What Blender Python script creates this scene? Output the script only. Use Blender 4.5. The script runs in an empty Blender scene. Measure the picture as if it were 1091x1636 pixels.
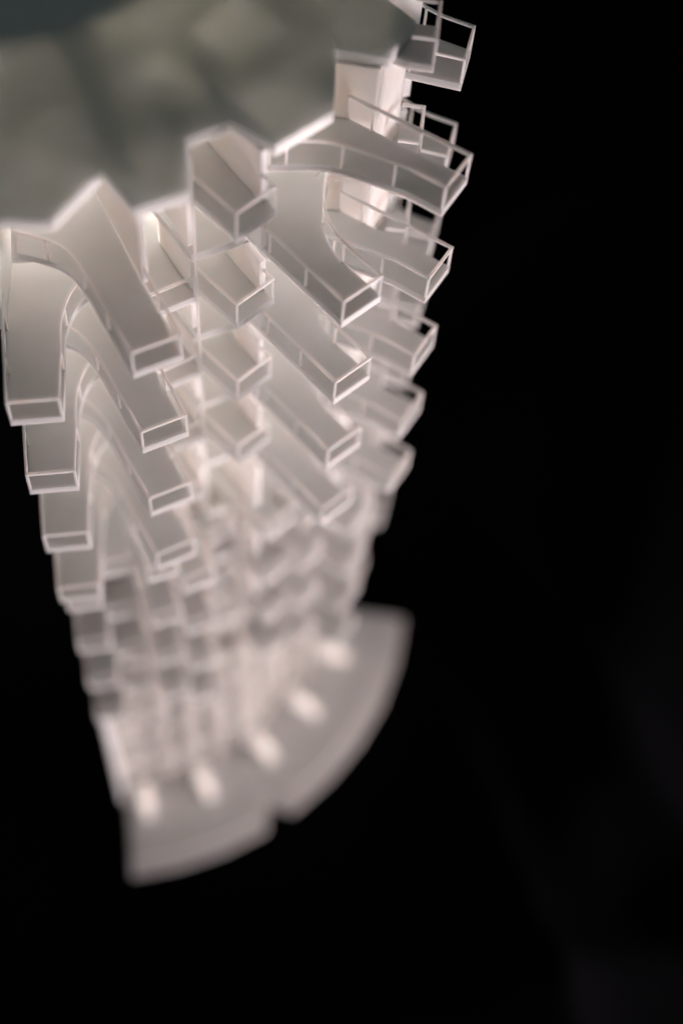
import bpy, bmesh, math, random
from mathutils import Vector, Matrix
random.seed(4)
S = 0.03            # one storey pair of the scale model is 3 cm
Z0 = 10.25          # height of the model's zero level above the table, in model units
CX, CY = -2.24069, 8.82513

# ------------------------------------------------------------------ camera
sc = bpy.context.scene
RW = [[0.9979912064, 0.0307008502, 0.0554166912],
      [0.0, -0.8747342892, 0.4846028511],
      [0.0633526000, -0.4836293840, -0.8729771286]]
cam_d = bpy.data.cameras.new('camera')
cam = bpy.data.objects.new('camera', cam_d)
sc.collection.objects.link(cam)
M = Matrix([[RW[r][0], -RW[r][1], -RW[r][2], 0] for r in range(3)] + [[0, 0, 0, 1]])
M.translation = Vector((-CX * S, -CY * S, (8.24566 + Z0) * S))
cam.matrix_world = M
cam_d.sensor_fit = 'VERTICAL'
cam_d.sensor_height = 36.0
cam_d.sensor_width = 24.0
cam_d.lens = 36.0 * 2146.06 / 1636.0
cam_d.shift_x = -1.06 / 1636.0
cam_d.shift_y = 2.17 / 1636.0
cam_d.clip_start = 0.005
cam_d.clip_end = 20
cam_d.dof.use_dof = True
cam_d.dof.focus_distance = 10.15 * S
cam_d.dof.aperture_fstop = 3.7
cam_d.dof.aperture_blades = 9
sc.camera = cam

# ------------------------------------------------------------------ world, lamps, exposure
w = bpy.data.worlds.new('World'); sc.world = w; w.use_nodes = True
w.node_tree.nodes['Background'].inputs[0].default_value = (0.62, 0.76, 0.76, 1)
w.node_tree.nodes['Background'].inputs[1].default_value = 0.065
sc.view_settings.view_transform = 'Standard'
sc.view_settings.look = 'None'
sc.view_settings.exposure = 0
sc.view_settings.gamma = 1
sc.cycles.use_denoising = True
sc.cycles.max_bounces = 14
sc.cycles.diffuse_bounces = 8
sc.cycles.transparent_max_bounces = 16
sc.cycles.sample_clamp_indirect = 4

def P(R, a, z=0.0):
    a = math.radians(a)
    return Vector((R * math.sin(a), -R * math.cos(a), z))

def lamp_area(name, pos, target, size, energy, color):
    d = bpy.data.lights.new(name, 'AREA'); d.shape = 'DISK'; d.size = size * S
    d.energy = energy; d.color = color
    o = bpy.data.objects.new(name, d); sc.collection.objects.link(o)
    o.location = Vector((pos[0], pos[1], pos[2] + Z0)) * S
    t = Vector((target[0], target[1], target[2] + Z0)) * S
    o.rotation_euler = (t - o.location).to_track_quat('-Z', 'Y').to_euler()
    return o
lamp_area('side_lamp', P(15, 66, -8.2), P(1, 45, -1.0), 4.0, 2.2, (1.0, 0.85, 0.86))
lamp_area('low_lamp', P(14, 12, -8.6), P(1, 30, -1.5), 4.0, 0.65, (1.0, 0.85, 0.87))

def lamp_point(name, pos, energy, color, rad=0.35):
    d = bpy.data.lights.new(name, 'POINT'); d.energy = energy; d.color = color
    d.shadow_soft_size = rad * S
    o = bpy.data.objects.new(name, d); sc.collection.objects.link(o)
    o.location = Vector((pos[0], pos[1], pos[2] + Z0)) * S

# ------------------------------------------------------------------ materials
def mat(name): 
    m = bpy.data.materials.new(name); m.use_nodes = True
    nt = m.node_tree; b = nt.nodes['Principled BSDF']
    return m, nt, b
def resin(name, col, scale, rough=0.42, bump=0.15, radius=(1.0, 0.80, 0.74)):
    m, nt, b = mat(name)
    tc = nt.nodes.new('ShaderNodeTexCoord')
    n = nt.nodes.new('ShaderNodeTexNoise'); n.inputs['Scale'].default_value = 90; n.inputs['Detail'].default_value = 5
    nt.links.new(tc.outputs['Object'], n.inputs['Vector'])
    r = nt.nodes.new('ShaderNodeValToRGB')
    r.color_ramp.elements[0].position = .3; r.color_ramp.elements[1].position = .75
    r.color_ramp.elements[0].color = (col[0] * .93, col[1] * .93, col[2] * .90, 1)
    r.color_ramp.elements[1].color = (*col, 1)
    nt.links.new(n.outputs['Fac'], r.inputs['Fac'])
    nt.links.new(r.outputs['Color'], b.inputs['Base Color'])
    b.inputs['Subsurface Weight'].default_value = 1.0
    b.inputs['Subsurface Radius'].default_value = radius
    b.inputs['Subsurface Scale'].default_value = scale * S
    b.inputs['Roughness'].default_value = rough
    b.inputs['Specular IOR Level'].default_value = 0.35
    # fine print layers
    wv = nt.nodes.new('ShaderNodeTexNoise'); wv.inputs['Scale'].default_value = 900; wv.inputs['Detail'].default_value = 3
    nt.links.new(tc.outputs['Object'], wv.inputs['Vector'])
    bp = nt.nodes.new('ShaderNodeBump'); bp.inputs['Strength'].default_value = bump; bp.inputs['Distance'].default_value = 0.0002
    nt.links.new(wv.outputs['Fac'], bp.inputs['Height']); nt.links.new(bp.outputs['Normal'], b.inputs['Normal'])
    return m
M_RESIN = resin('milky_resin', (0.76, 0.765, 0.765), 0.055, radius=(1.0, 0.86, 0.84))
M_WALL = resin('wall_resin', (0.86, 0.835, 0.825), 0.13)
M_RAIL = resin('rail_resin', (0.90, 0.86, 0.84), 0.05)
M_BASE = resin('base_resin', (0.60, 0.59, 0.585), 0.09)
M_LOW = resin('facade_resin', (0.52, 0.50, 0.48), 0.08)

M_ROOF = resin('roof_resin', (0.83, 0.835, 0.815), 0.165, radius=(1.0, 0.98, 0.94))
def film_mat():
    m, nt, b = mat('shading_film')
    nt.nodes.remove(b)
    tr = nt.nodes.new('ShaderNodeBsdfTransparent'); tl = nt.nodes.new('ShaderNodeBsdfTranslucent')
    tl.inputs['Color'].default_value = (.75, .74, .72, 1)
    mx = nt.nodes.new('ShaderNodeMixShader'); mx.inputs[0].default_value = .76
    nt.links.new(tr.outputs[0], mx.inputs[1]); nt.links.new(tl.outputs[0], mx.inputs[2])
    nt.links.new(mx.outputs[0], nt.nodes['Material Output'].inputs['Surface'])
    return m
M_FILM = film_mat()
def lamp_mat(strength):
    m, nt, b = mat('lamp_diffuser')
    b.inputs['Base Color'].default_value = (.8, .78, .74, 1)
    b.inputs['Emission Color'].default_value = (1.0, 0.88, 0.83, 1)
    b.inputs['Emission Strength'].default_value = strength
    return m
M_LAMP = lamp_mat(25.0); M_LAMP_LOW = lamp_mat(6.0)
def cloth_mat():
    m, nt, b = mat('black_velvet')
    b.inputs['Base Color'].default_value = (0.0018, 0.0018, 0.0021, 1)
    b.inputs['Roughness'].default_value = 1.0
    b.inputs['Specular IOR Level'].default_value = 0.0
    tc = nt.nodes.new('ShaderNodeTexCoord'); n = nt.nodes.new('ShaderNodeTexNoise')
    n.inputs['Scale'].default_value = 1500
    nt.links.new(tc.outputs['Object'], n.inputs['Vector'])
    bp = nt.nodes.new('ShaderNodeBump'); bp.inputs['Strength'].default_value = .3; bp.inputs['Distance'].default_value = .0003
    nt.links.new(n.outputs['Fac'], bp.inputs['Height']); nt.links.new(bp.outputs['Normal'], b.inputs['Normal'])
    return m
M_CLOTH = cloth_mat()

# ------------------------------------------------------------------ mesh helpers (model units; the parent carries no scale)
def link(name, bm, m, parent=None):
    bmesh.ops.recalc_face_normals(bm, faces=bm.faces)
    me = bpy.data.meshes.new(name); bm.to_mesh(me); bm.free()
    me.transform(Matrix.Scale(S, 4))
    me.materials.append(m)
    o = bpy.data.objects.new(name, me); sc.collection.objects.link(o)
    if parent: o.parent = parent
    return o
def prism(bm, pts, z0, z1):
    lo = [bm.verts.new((p[0], p[1], z0)) for p in pts]
    hi = [bm.verts.new((p[0], p[1], z1)) for p in pts]
    n = len(pts)
    bm.faces.new(hi); bm.faces.new(lo[::-1])
    for i in range(n):
        bm.faces.new((lo[i], lo[(i + 1) % n], hi[(i + 1) % n], hi[i]))
def bevel(bm, amt, seg=2):
    es = [e for e in bm.edges if len(e.link_faces) == 2 and e.calc_face_angle(0) > 0.6]
    bmesh.ops.bevel(bm, geom=es, offset=amt, segments=seg, affect='EDGES', clamp_overlap=True)
def bar(bm, a, b, w, h):
    """box bar from a to b, w wide in plan, h high, centred"""
    a = Vector(a); b = Vector(b); d = (b - a)
    L = d.length; x = d.normalized()
    up = Vector((0, 0, 1)) if abs(x.z) < .9 else Vector((1, 0, 0))
    y = up.cross(x).normalized(); z = x.cross(y)
    vs = []
    for t in (0, L):
        for sy, sz in ((-1, -1), (1, -1), (1, 1), (-1, 1)):
            vs.append(bm.verts.new(a + x * t + y * sy * w / 2 + z * sz * h / 2))
    for f in ((3, 2, 1, 0), (4, 5, 6, 7), (0, 1, 5, 4), (1, 2, 6, 5), (2, 3, 7, 6), (3, 0, 4, 7)):
        bm.faces.new([vs[i] for i in f])
def sweep(bm, pts, w, h):
    """mitred rail of rectangular section along a horizontal polyline"""
    n = len(pts); rings = []
    for i, p in enumerate(pts):
        p = Vector(p)
        d0 = (p - Vector(pts[i - 1])).normalized() if i else None
        d1 = (Vector(pts[i + 1]) - p).normalized() if i < n - 1 else None
        d = ((d0 or d1) + (d1 or d0)).normalized()
        nrm = Vector((-d.y, d.x, 0))
        k = 1.0
        if d0 and d1: k = 1 / max(.35, math.sqrt(max(0, (1 + d0.dot(d1)) / 2)))
        rings.append([bm.verts.new(p + nrm * s * k * w / 2 + Vector((0, 0, t * h / 2))) for s, t in ((-1, -1), (1, -1), (1, 1), (-1, 1))])
    for a, b in zip(rings, rings[1:]):
        for i in range(4): bm.faces.new((a[i], a[(i + 1) % 4], b[(i + 1) % 4], b[i]))
    bm.faces.new(rings[0][::-1]); bm.faces.new(rings[-1])
def arc(R, a0, a1, n): return [P(R, a0 + (a1 - a0) * i / n) for i in range(n + 1)]
def lift(z): return z + Z0

# ------------------------------------------------------------------ the table cloth
bm = bmesh.new()
N = 260; ext = 60.0
def fold(x, y):
    h = 0.0
    for (ox, oy, ang, wd, am) in ((5.45, -3.6, -73, .28, .42), (8.1, -3.4, -60, .5, .4), (1.5, -6.6, 12, .4, .35), (8.5, 2.0, 72, .9, .3), (-6.5, -3.0, 40, .7, .3), (7.5, -6.0, 15, .8, .25), (-2, -8, -20, .9, .2)):
        a = math.radians(ang); d = -(x - ox) * math.sin(a) + (y - oy) * math.cos(a)
        h += am * math.exp(-(d / wd) ** 2)
    rr = math.hypot(x, y)
    return h * min(1, max(0, (rr - 4.9) / 1.6))
grid = []
for i in range(N + 1):
    row = []
    for j in range(N + 1):
        u = (i / N * 2 - 1); v = (j / N * 2 - 1)
        x = math.copysign(abs(u) ** 1.6, u) * ext; y = math.copysign(abs(v) ** 1.6, v) * ext
        row.append(bm.verts.new((x, y, fold(x, y))))
    grid.append(row)
for i in range(N):
    for j in range(N): bm.faces.new((grid[i][j], grid[i + 1][j], grid[i + 1][j + 1], grid[i][j + 1]))
for f in bm.faces: f.smooth = True
o = link('table_cloth', bm, M_CLOTH); o['kind'] = 'structure'

# ------------------------------------------------------------------ the model
tower = bpy.data.objects.new('tower_model', None); sc.collection.objects.link(tower)
tower['label'] = 'white translucent scale model of a round tower with railed balconies, glowing on black cloth'
tower['category'] = 'architectural model'

ROOF = [(3.09, 7.4), (3.118, 8.5), (3.194, 15.0), (2.863, 22.5), (3.236, 24.2), (3.249, 31.0), (2.836, 34.9), (2.874, 41.6),
        (3.237, 43.3), (3.295, 52.3), (2.987, 61.5), (3.34, 63.7), (3.375, 71.0), (3.03, 74.5), (3.10, 79.5), (3.1, 84)]
bm = bmesh.new()
prism(bm, [P(r, a) for r, a in ROOF] + [P(0.3, 160), P(0.3, -70)], lift(1.5), lift(1.60))
bevel(bm, .018, 3)
link('roof_slab', bm, M_ROOF, tower)
# unseen film lattice added to shade the roof; square pockets leave lighter patches
def lattice():
    bm = bmesh.new(); n = 60; pt = .0625
    ux, uy = .66, .75; q = math.hypot(ux, uy); ux /= q; uy /= q
    def pos(i, j): 
        a, b = (i - 20) * pt, (j - 30) * pt
        return (1.41 + ux * a - uy * b, -1.81 + uy * a + ux * b)
    pockets = [(-.25, -.25, .25, .25), (.52, -.22, 1.0, .26), (-1.15, -.12, -.62, .40), (-.2, .62, .2, 1.1), (1.28, -.3, 1.7, .3), (-.85, -.85, -.45, -.45)]
    vs = {}
    quads = []
    for i in range(n):
        for j in range(n):
            a, b = (i - 19.5) * pt, (j - 29.5) * pt
            x, y = pos(i + .5, j + .5)
            R = math.hypot(x, y); ang = math.degrees(math.atan2(x, -y))
            if not (1.0 < R < 2.72 and 10 < ang < 79): continue
            if any(p[0] <= a <= p[2] and p[1] <= b <= p[3] for p in pockets): continue
            quads.append((i, j))
    for (i, j) in quads:
        for c in ((i, j), (i + 1, j), (i + 1, j + 1), (i, j + 1)):
            if c not in vs: vs[c] = bm.verts.new((*pos(*c), lift(1.497)))
        bm.faces.new([vs[c] for c in ((i, j), (i + 1, j), (i + 1, j + 1), (i, j + 1))])
    top = list(bm.faces)
    g = bmesh.ops.extrude_face_region(bm, geom=top)
    # the extruded copy goes down; the first faces stay as the upper side
    bmesh.ops.translate(bm, verts=[v for v in g['geom'] if isinstance(v, bmesh.types.BMVert)], vec=(0, 0, -.016))
    return bm
bm = lattice()
link('roof_shade_lattice', bm, M_FILM, tower)
bm = bmesh.new(); prism(bm, arc(1.55, 5, 86, 8) + [P(.2, 60)], lift(1.38), lift(1.498)); link('roof_shade_block', bm, M_WALL, tower)  # unseen slab added under the roof to darken its middle
# luminous tube in the core: the light inside the model
bm = bmesh.new(); prism(bm, [P(1.0, 8 + i * 7.6) for i in range(11)] + [P(.9, 84 - i * 7.6) for i in range(11)], lift(-3.6), lift(1.30))
link('light_tube', bm, M_LAMP, tower)
bm = bmesh.new(); prism(bm, [P(1.0, 8 + i * 7.6) for i in range(11)] + [P(.9, 84 - i * 7.6) for i in range(11)], lift(-8.5), lift(-3.62))
link('light_tube', bm, M_LAMP_LOW, tower)

# floor plates: even levels are round, odd levels repeat the notched outline of the roof
ODD = arc(2.45, 7.4, 23, 6) + arc(1.9, 23.5, 34.4, 3) + [ P(2.848, 34.8), P(2.918, 40.9), P(2.94, 43.5), P(3.2, 52.3), P(2.95, 58), P(2.93, 61.5), P(3.3, 63.7), P(3.35, 71.0), P(3.03, 74.5), P(3.0, 84)]
EVEN = arc(1.95, 7.4, 34, 8) + arc(2.5, 43.5, 84, 12)
def plate(z, outer):
    bm = bmesh.new()
    inner = arc(1.45, 84, 7.4, 8)
    prism(bm, outer + inner, lift(z - .15), lift(z - .073))
    bevel(bm, .01, 1)
    return link('floor_plate', bm, M_RESIN, tower)
for k in range(0, 7):
    plate(.5 - k, ODD)
for k in range(-1, 7):
    plate(-k, EVEN)

# ---- balconies: slab outline from the left root round the tip to the right root, in plan
T_B = .068; RH = .219; RW_ = .021
def arm(ang, R, s, w, root, left=None, right=None):
    """returns open outline; left/right may be lists of plan points replacing the straight roots"""
    a = math.radians(ang); out = Vector((math.sin(a), -math.cos(a), 0)); tan = Vector((math.cos(a), math.sin(a), 0))
    m = out * R + tan * s
    L = m - tan * w / 2; Rr = m + tan * w / 2
    lr = [p for p in left] if left else [L - out * (R - root)]
    rr = [p for p in right] if right else [Rr - out * (R - root)]
    return lr + [L], [Rr] + rr
def smooth(pts, n=3):
    """Catmull-Rom through a polyline, ends kept"""
    out = []
    for i in range(len(pts) - 1):
        p0 = pts[max(0, i - 1)]; p1 = pts[i]; p2 = pts[i + 1]; p3 = pts[min(len(pts) - 1, i + 2)]
        for j in range(n):
            t = j / n
            out.append(.5 * ((2 * p1) + (-p0 + p2) * t + (2 * p0 - 5 * p1 + 4 * p2 - p3) * t * t + (-p0 + 3 * p1 - 3 * p2 + p3) * t ** 3))
    out.append(pts[-1]); return out
def inset(pts, d):
    res = []
    n = len(pts)
    for i, p in enumerate(pts):
        d0 = (p - pts[i - 1]).normalized() if i else None
        d1 = (pts[i + 1] - p).normalized() if i < n - 1 else None
        t = ((d0 or d1) + (d1 or d0)).normalized()
        k = 1.0
        if d0 and d1: k = 1 / max(.35, math.sqrt(max(0, (1 + d0.dot(d1)) / 2)))
        res.append(p + Vector((-t.y, t.x, 0)) * d * k)   # the outline runs anticlockwise seen from above: inside is left
    return res
post_count = [0]
def balcony(left, right, z, dz=0.0, posts='parts', step=.40, rail_from=0, rail_to=0, deep=1.75, ends=False):
    outline = left + right
    bm = bmesh.new()
    poly = outline + [right[-1] * (deep / right[-1].length), left[0] * (deep / left[0].length)]
    prism(bm, poly, lift(z - dz - T_B), lift(z - dz))
    bevel(bm, .024, 3)
    b = link('balcony', bm, M_RESIN, tower)
    rl = inset(outline, RW_ * .5)
    if rail_to: rl = rl[rail_from:-rail_to]
    else: rl = rl[rail_from:]
    bm = bmesh.new()
    sweep(bm, [p + Vector((0, 0, lift(z + RH))) for p in rl], RW_, RW_)
    bevel(bm, .004, 1)
    link('handrail', bm, M_RAIL, b)
    # posts: at the two tip corners, then every step back along each side
    ci = len(left) - 1 - rail_from
    spots = [rl[ci], rl[ci + 1]] + ([rl[0], rl[-1]] if ends else [])
    for seq in (rl[ci::-1], rl[ci + 1:]):
        acc = 0; nxt = step
        for p, q in zip(seq, seq[1:]):
            L = (q - p).length
            while acc + L >= nxt:
                spots.append(p + (q - p) * ((nxt - acc) / L)); nxt += step
            acc += L
    big = bmesh.new() if posts == 'stuff' else None
    for sp in spots:
        b2 = big or bmesh.new()
        bar(b2, sp + Vector((0, 0, lift(z - .006))), sp + Vector((0, 0, lift(z + RH - RW_ * .45))), RW_ * .92, RW_ * .92)
        if not big: link('post', b2, M_RAIL, b)
    if big:
        o = link('post', big, M_RAIL, b); o['kind'] = 'stuff'
    post_count[0] += len(spots)
    return b
W = .381
def pl(seq): return [P(r, a) for r, a in seq]
for k in range(4):      # first arm and its curved link to the right
    l, r = arm(7.9, 3.589, .072, W, 2.2, left=pl([(1.9, 7.2), (1.96, 5.3), (2.2, 4.9), (2.6, 5.0), (3.0, 5.4)]),
               right=smooth(pl([(3.2, 13.1), (2.91, 13.9), (2.693, 15.9), (2.585, 18.1), (2.514, 21.4)])))
    balcony(smooth(l[:-1]) + [l[-1]], r, -k, rail_from=7)
for k in range(4):      # second arm, linked to the left
    l, r = arm(27.1, 3.668, -.247, W, 2.3, left=smooth(pl([(2.47, 8.6), (2.55, 12.5), (2.66, 15.6), (2.86, 17.6), (3.2, 18.9)])))
    tn = (r[1] - r[0]).normalized()
    r = [r[0], r[0] + tn * .66, r[1]]
    balcony(l, r, .5 - k, dz=.003, rail_to=1)
for k in range(5):      # third, short
    l, r = arm(31.0, 2.89, -.09, W + .18, 2.2)
    balcony(l, r, -k, dz=.003, step=.9, rail_from=1, rail_to=1)
for k in range(4):      # fourth, short
    l, r = arm(44.0, 3.26, -.223, W, 2.72, right=pl([(2.98, 43.6), (2.6, 45.2), (2.2, 47)]))
    balcony(l, r, 1 - k, dz=.006, step=.52, rail_to=1)
for k in range(4):      # fifth, long, linked to the right
    l, r = arm(41.7, 4.023, .264, W, 2.95, right=smooth(pl([(3.733, 48.6), (3.54, 49.2), (3.395, 50.4), (3.287, 52.2), (3.199, 54.4), (3.1, 58)])))
    balcony(l, r, .5 - k, dz=.006)
for k in range(5):      # sixth, long, linked to the left
    l, r = arm(58.6, 4.12, -.004, W, 3.1, left=smooth(pl([(2.93, 48.1), (3.085, 51.1), (3.266, 53.5), (3.539, 54.9), (3.819, 55.8)])))
    balcony(l, r, 1 - k, dz=.009, ends=True)
for k in range(7):      # seventh, short, at the notched levels
    l, r = arm(84, 3.455, -.861, W + .02, 3.27)
    balcony(l, r, 1.5 - k, dz=.006, posts='parts' if k < 4 else 'stuff', step=.25, deep=3.24)
for k in range(8):      # eighth, long
    l, r = arm(76.3, 3.753, .026, W, 2.9, right=smooth(pl([(3.5, 80.6), (3.3, 82.5), (3.18, 86), (3.12, 91)])))
    balcony(l, r, 1 - k, dz=.012, posts='parts' if k < 4 else 'stuff')
# the lower storeys: shorter forked arms
def low(a, R, z, w=.34, root=2.6, dz=.003):
    l, r = arm(a, R, 0, w, root); balcony(l, r, z, posts='stuff', dz=dz, deep=2.2)
for k in range(4):
    low(9.0, 3.45, -3.5 - k, .33, dz=.009)
    low(21.5, 3.54, -3 - k, .30, dz=.009)
    low(27.2, 3.52, -3.5 - k, .33, dz=.012)
    low(44.0, 3.44, -3.5 - k, .40, dz=.015)
    low(50.0, 3.58, -3.5 - k, .30, dz=.018)
for k in range(4):
    low(57.5, 3.84, -4 - k, .40, dz=.015)
    low(66.0, 3.7, -3.5 - k, .36, dz=.021)
    if k < 3: low(73.0, 3.6, -4 - k, .34, dz=.006)
for k in range(4):
    low(15.2, 3.12, -3.5 - k, .36, dz=.027)
    low(35.5, 3.05, -3.75 - k, .34, dz=.027)

# ---- core walls
def wall(name, a, b, z0, z1, t=.05, m=M_WALL, parent=tower):
    bm = bmesh.new()
    a = Vector(a); b = Vector(b); d = (b - a).normalized(); n = Vector((-d.y, d.x, 0)) * t / 2
    prism(bm, [a + n, b + n, b - n, a - n], lift(z0), lift(z1))
    bevel(bm, .006, 1)
    return link(name, bm, m, parent)
for k in range(5):      # diffusing wall added behind the third bay to screen the light tube
    bm = bmesh.new()
    prism(bm, arc(1.62, 26.9, 36, 4) + arc(1.56, 36, 26.9, 4), lift(.002 - k), lift(1.499 if k == 0 else .84 - k))
    link('tube_screen_wall', bm, M_WALL, tower)
for k in range(7):
    zt = 1.499 if k == 0 else 1.5 - .152 - k; zb = .5 - k + .001
    wall('partition_wall', P(2.3, 45.5), P(3.15, 43.0), zb, zt)
    wall('partition_wall', P(2.3, 36.0), P(2.82, 35.1), zb, zt)
    wall('partition_wall', P(1.3, 26.6), P(2.97, 26.3), zb, zt)
    wall('front_wall', P(2.97, 61.5), P(3.29, 63.6), zb, zt)
    wall('front_wall', P(3.29, 63.75), P(3.325, 71.0), zb, zt)
    wall('front_wall', P(3.325, 71.3), P(3.0, 74.5), zb, zt)
    wall('front_wall', P(3.03, 75.4), P(3.33, 78.6), zb, zt)
# column in front of the third balcony
bm = bmesh.new(); bar(bm, P(2.90, 34.75, lift(-6.6)), P(2.90, 34.75, lift(1.5)), .022, .022); link('column', bm, M_RAIL, tower)

# ---- lower storeys without balconies and the base
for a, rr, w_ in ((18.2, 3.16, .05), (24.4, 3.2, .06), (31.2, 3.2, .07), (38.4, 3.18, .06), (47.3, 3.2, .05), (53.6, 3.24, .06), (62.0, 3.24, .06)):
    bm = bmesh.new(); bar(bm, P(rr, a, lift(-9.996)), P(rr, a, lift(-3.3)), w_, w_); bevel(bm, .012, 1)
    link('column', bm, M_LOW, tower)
ZB = -10.0
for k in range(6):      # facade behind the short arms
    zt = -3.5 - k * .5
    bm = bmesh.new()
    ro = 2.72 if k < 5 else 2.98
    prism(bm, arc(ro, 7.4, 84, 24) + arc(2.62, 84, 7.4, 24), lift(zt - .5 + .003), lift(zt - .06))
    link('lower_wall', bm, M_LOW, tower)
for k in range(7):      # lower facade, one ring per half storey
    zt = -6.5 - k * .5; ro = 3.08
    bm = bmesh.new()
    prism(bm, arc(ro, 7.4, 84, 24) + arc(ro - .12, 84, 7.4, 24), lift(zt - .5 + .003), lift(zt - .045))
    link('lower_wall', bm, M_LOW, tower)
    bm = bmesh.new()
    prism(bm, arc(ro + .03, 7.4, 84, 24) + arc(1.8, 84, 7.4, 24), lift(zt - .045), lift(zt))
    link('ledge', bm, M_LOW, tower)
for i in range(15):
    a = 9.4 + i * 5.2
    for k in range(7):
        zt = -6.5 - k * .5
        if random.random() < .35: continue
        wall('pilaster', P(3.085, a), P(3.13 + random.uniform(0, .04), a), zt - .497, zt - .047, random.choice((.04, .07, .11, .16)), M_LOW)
for a in (11.9, 25.9, 41.7, 56.0, 71.3):
    bm = bmesh.new()
    t = .11
    p0 = P(3.18, a); p1 = P(3.66, a); d = (p1 - p0).normalized(); n = Vector((-d.y, d.x, 0))
    vs = [bm.verts.new(v) for v in (p0 + n * t + Vector((0, 0, lift(ZB + .002))), p0 - n * t + Vector((0, 0, lift(ZB + .002))), p1 - n * t * .7 + Vector((0, 0, lift(ZB + .002))), p1 + n * t * .7 + Vector((0, 0, lift(ZB + .002))),
                                  p0 + n * t + Vector((0, 0, lift(ZB + .25))), p0 - n * t + Vector((0, 0, lift(ZB + .25))), p1 - n * t * .7 + Vector((0, 0, lift(ZB + .14))), p1 + n * t * .7 + Vector((0, 0, lift(ZB + .14))))]
    for f in ((3, 2, 1, 0), (4, 5, 6, 7), (0, 1, 5, 4), (1, 2, 6, 5), (2, 3, 7, 6), (3, 0, 4, 7)): bm.faces.new([vs[i] for i in f])
    bevel(bm, .03, 2)
    link('buttress', bm, M_RAIL, tower)
    lamp_point('foot_glow_light', P(3.52, a, ZB + .34), 0.0009, (1.0, .88, .84), .05)  # point light added to make the glow on the base at each foot
for k in range(4):
    wall('end_wall', P(1.7, 5.9), P(2.78, 4.75), .003 - k, 1.49 if k == 0 else .92 - k, .05)
wall('end_wall', P(2.6, 6.9), P(3.40, 6.9), ZB + .003, -6.6, .05)
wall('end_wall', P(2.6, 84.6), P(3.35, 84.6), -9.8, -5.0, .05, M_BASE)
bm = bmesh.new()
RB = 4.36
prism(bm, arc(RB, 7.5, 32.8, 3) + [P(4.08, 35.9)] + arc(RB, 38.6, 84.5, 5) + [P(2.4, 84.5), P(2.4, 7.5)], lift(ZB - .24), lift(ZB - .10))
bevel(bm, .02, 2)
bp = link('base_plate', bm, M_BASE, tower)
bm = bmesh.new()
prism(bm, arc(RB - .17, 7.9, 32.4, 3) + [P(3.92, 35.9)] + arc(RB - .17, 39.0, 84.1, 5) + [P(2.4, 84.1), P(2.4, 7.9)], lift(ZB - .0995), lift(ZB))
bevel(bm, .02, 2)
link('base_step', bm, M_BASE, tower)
print('posts', post_count[0])
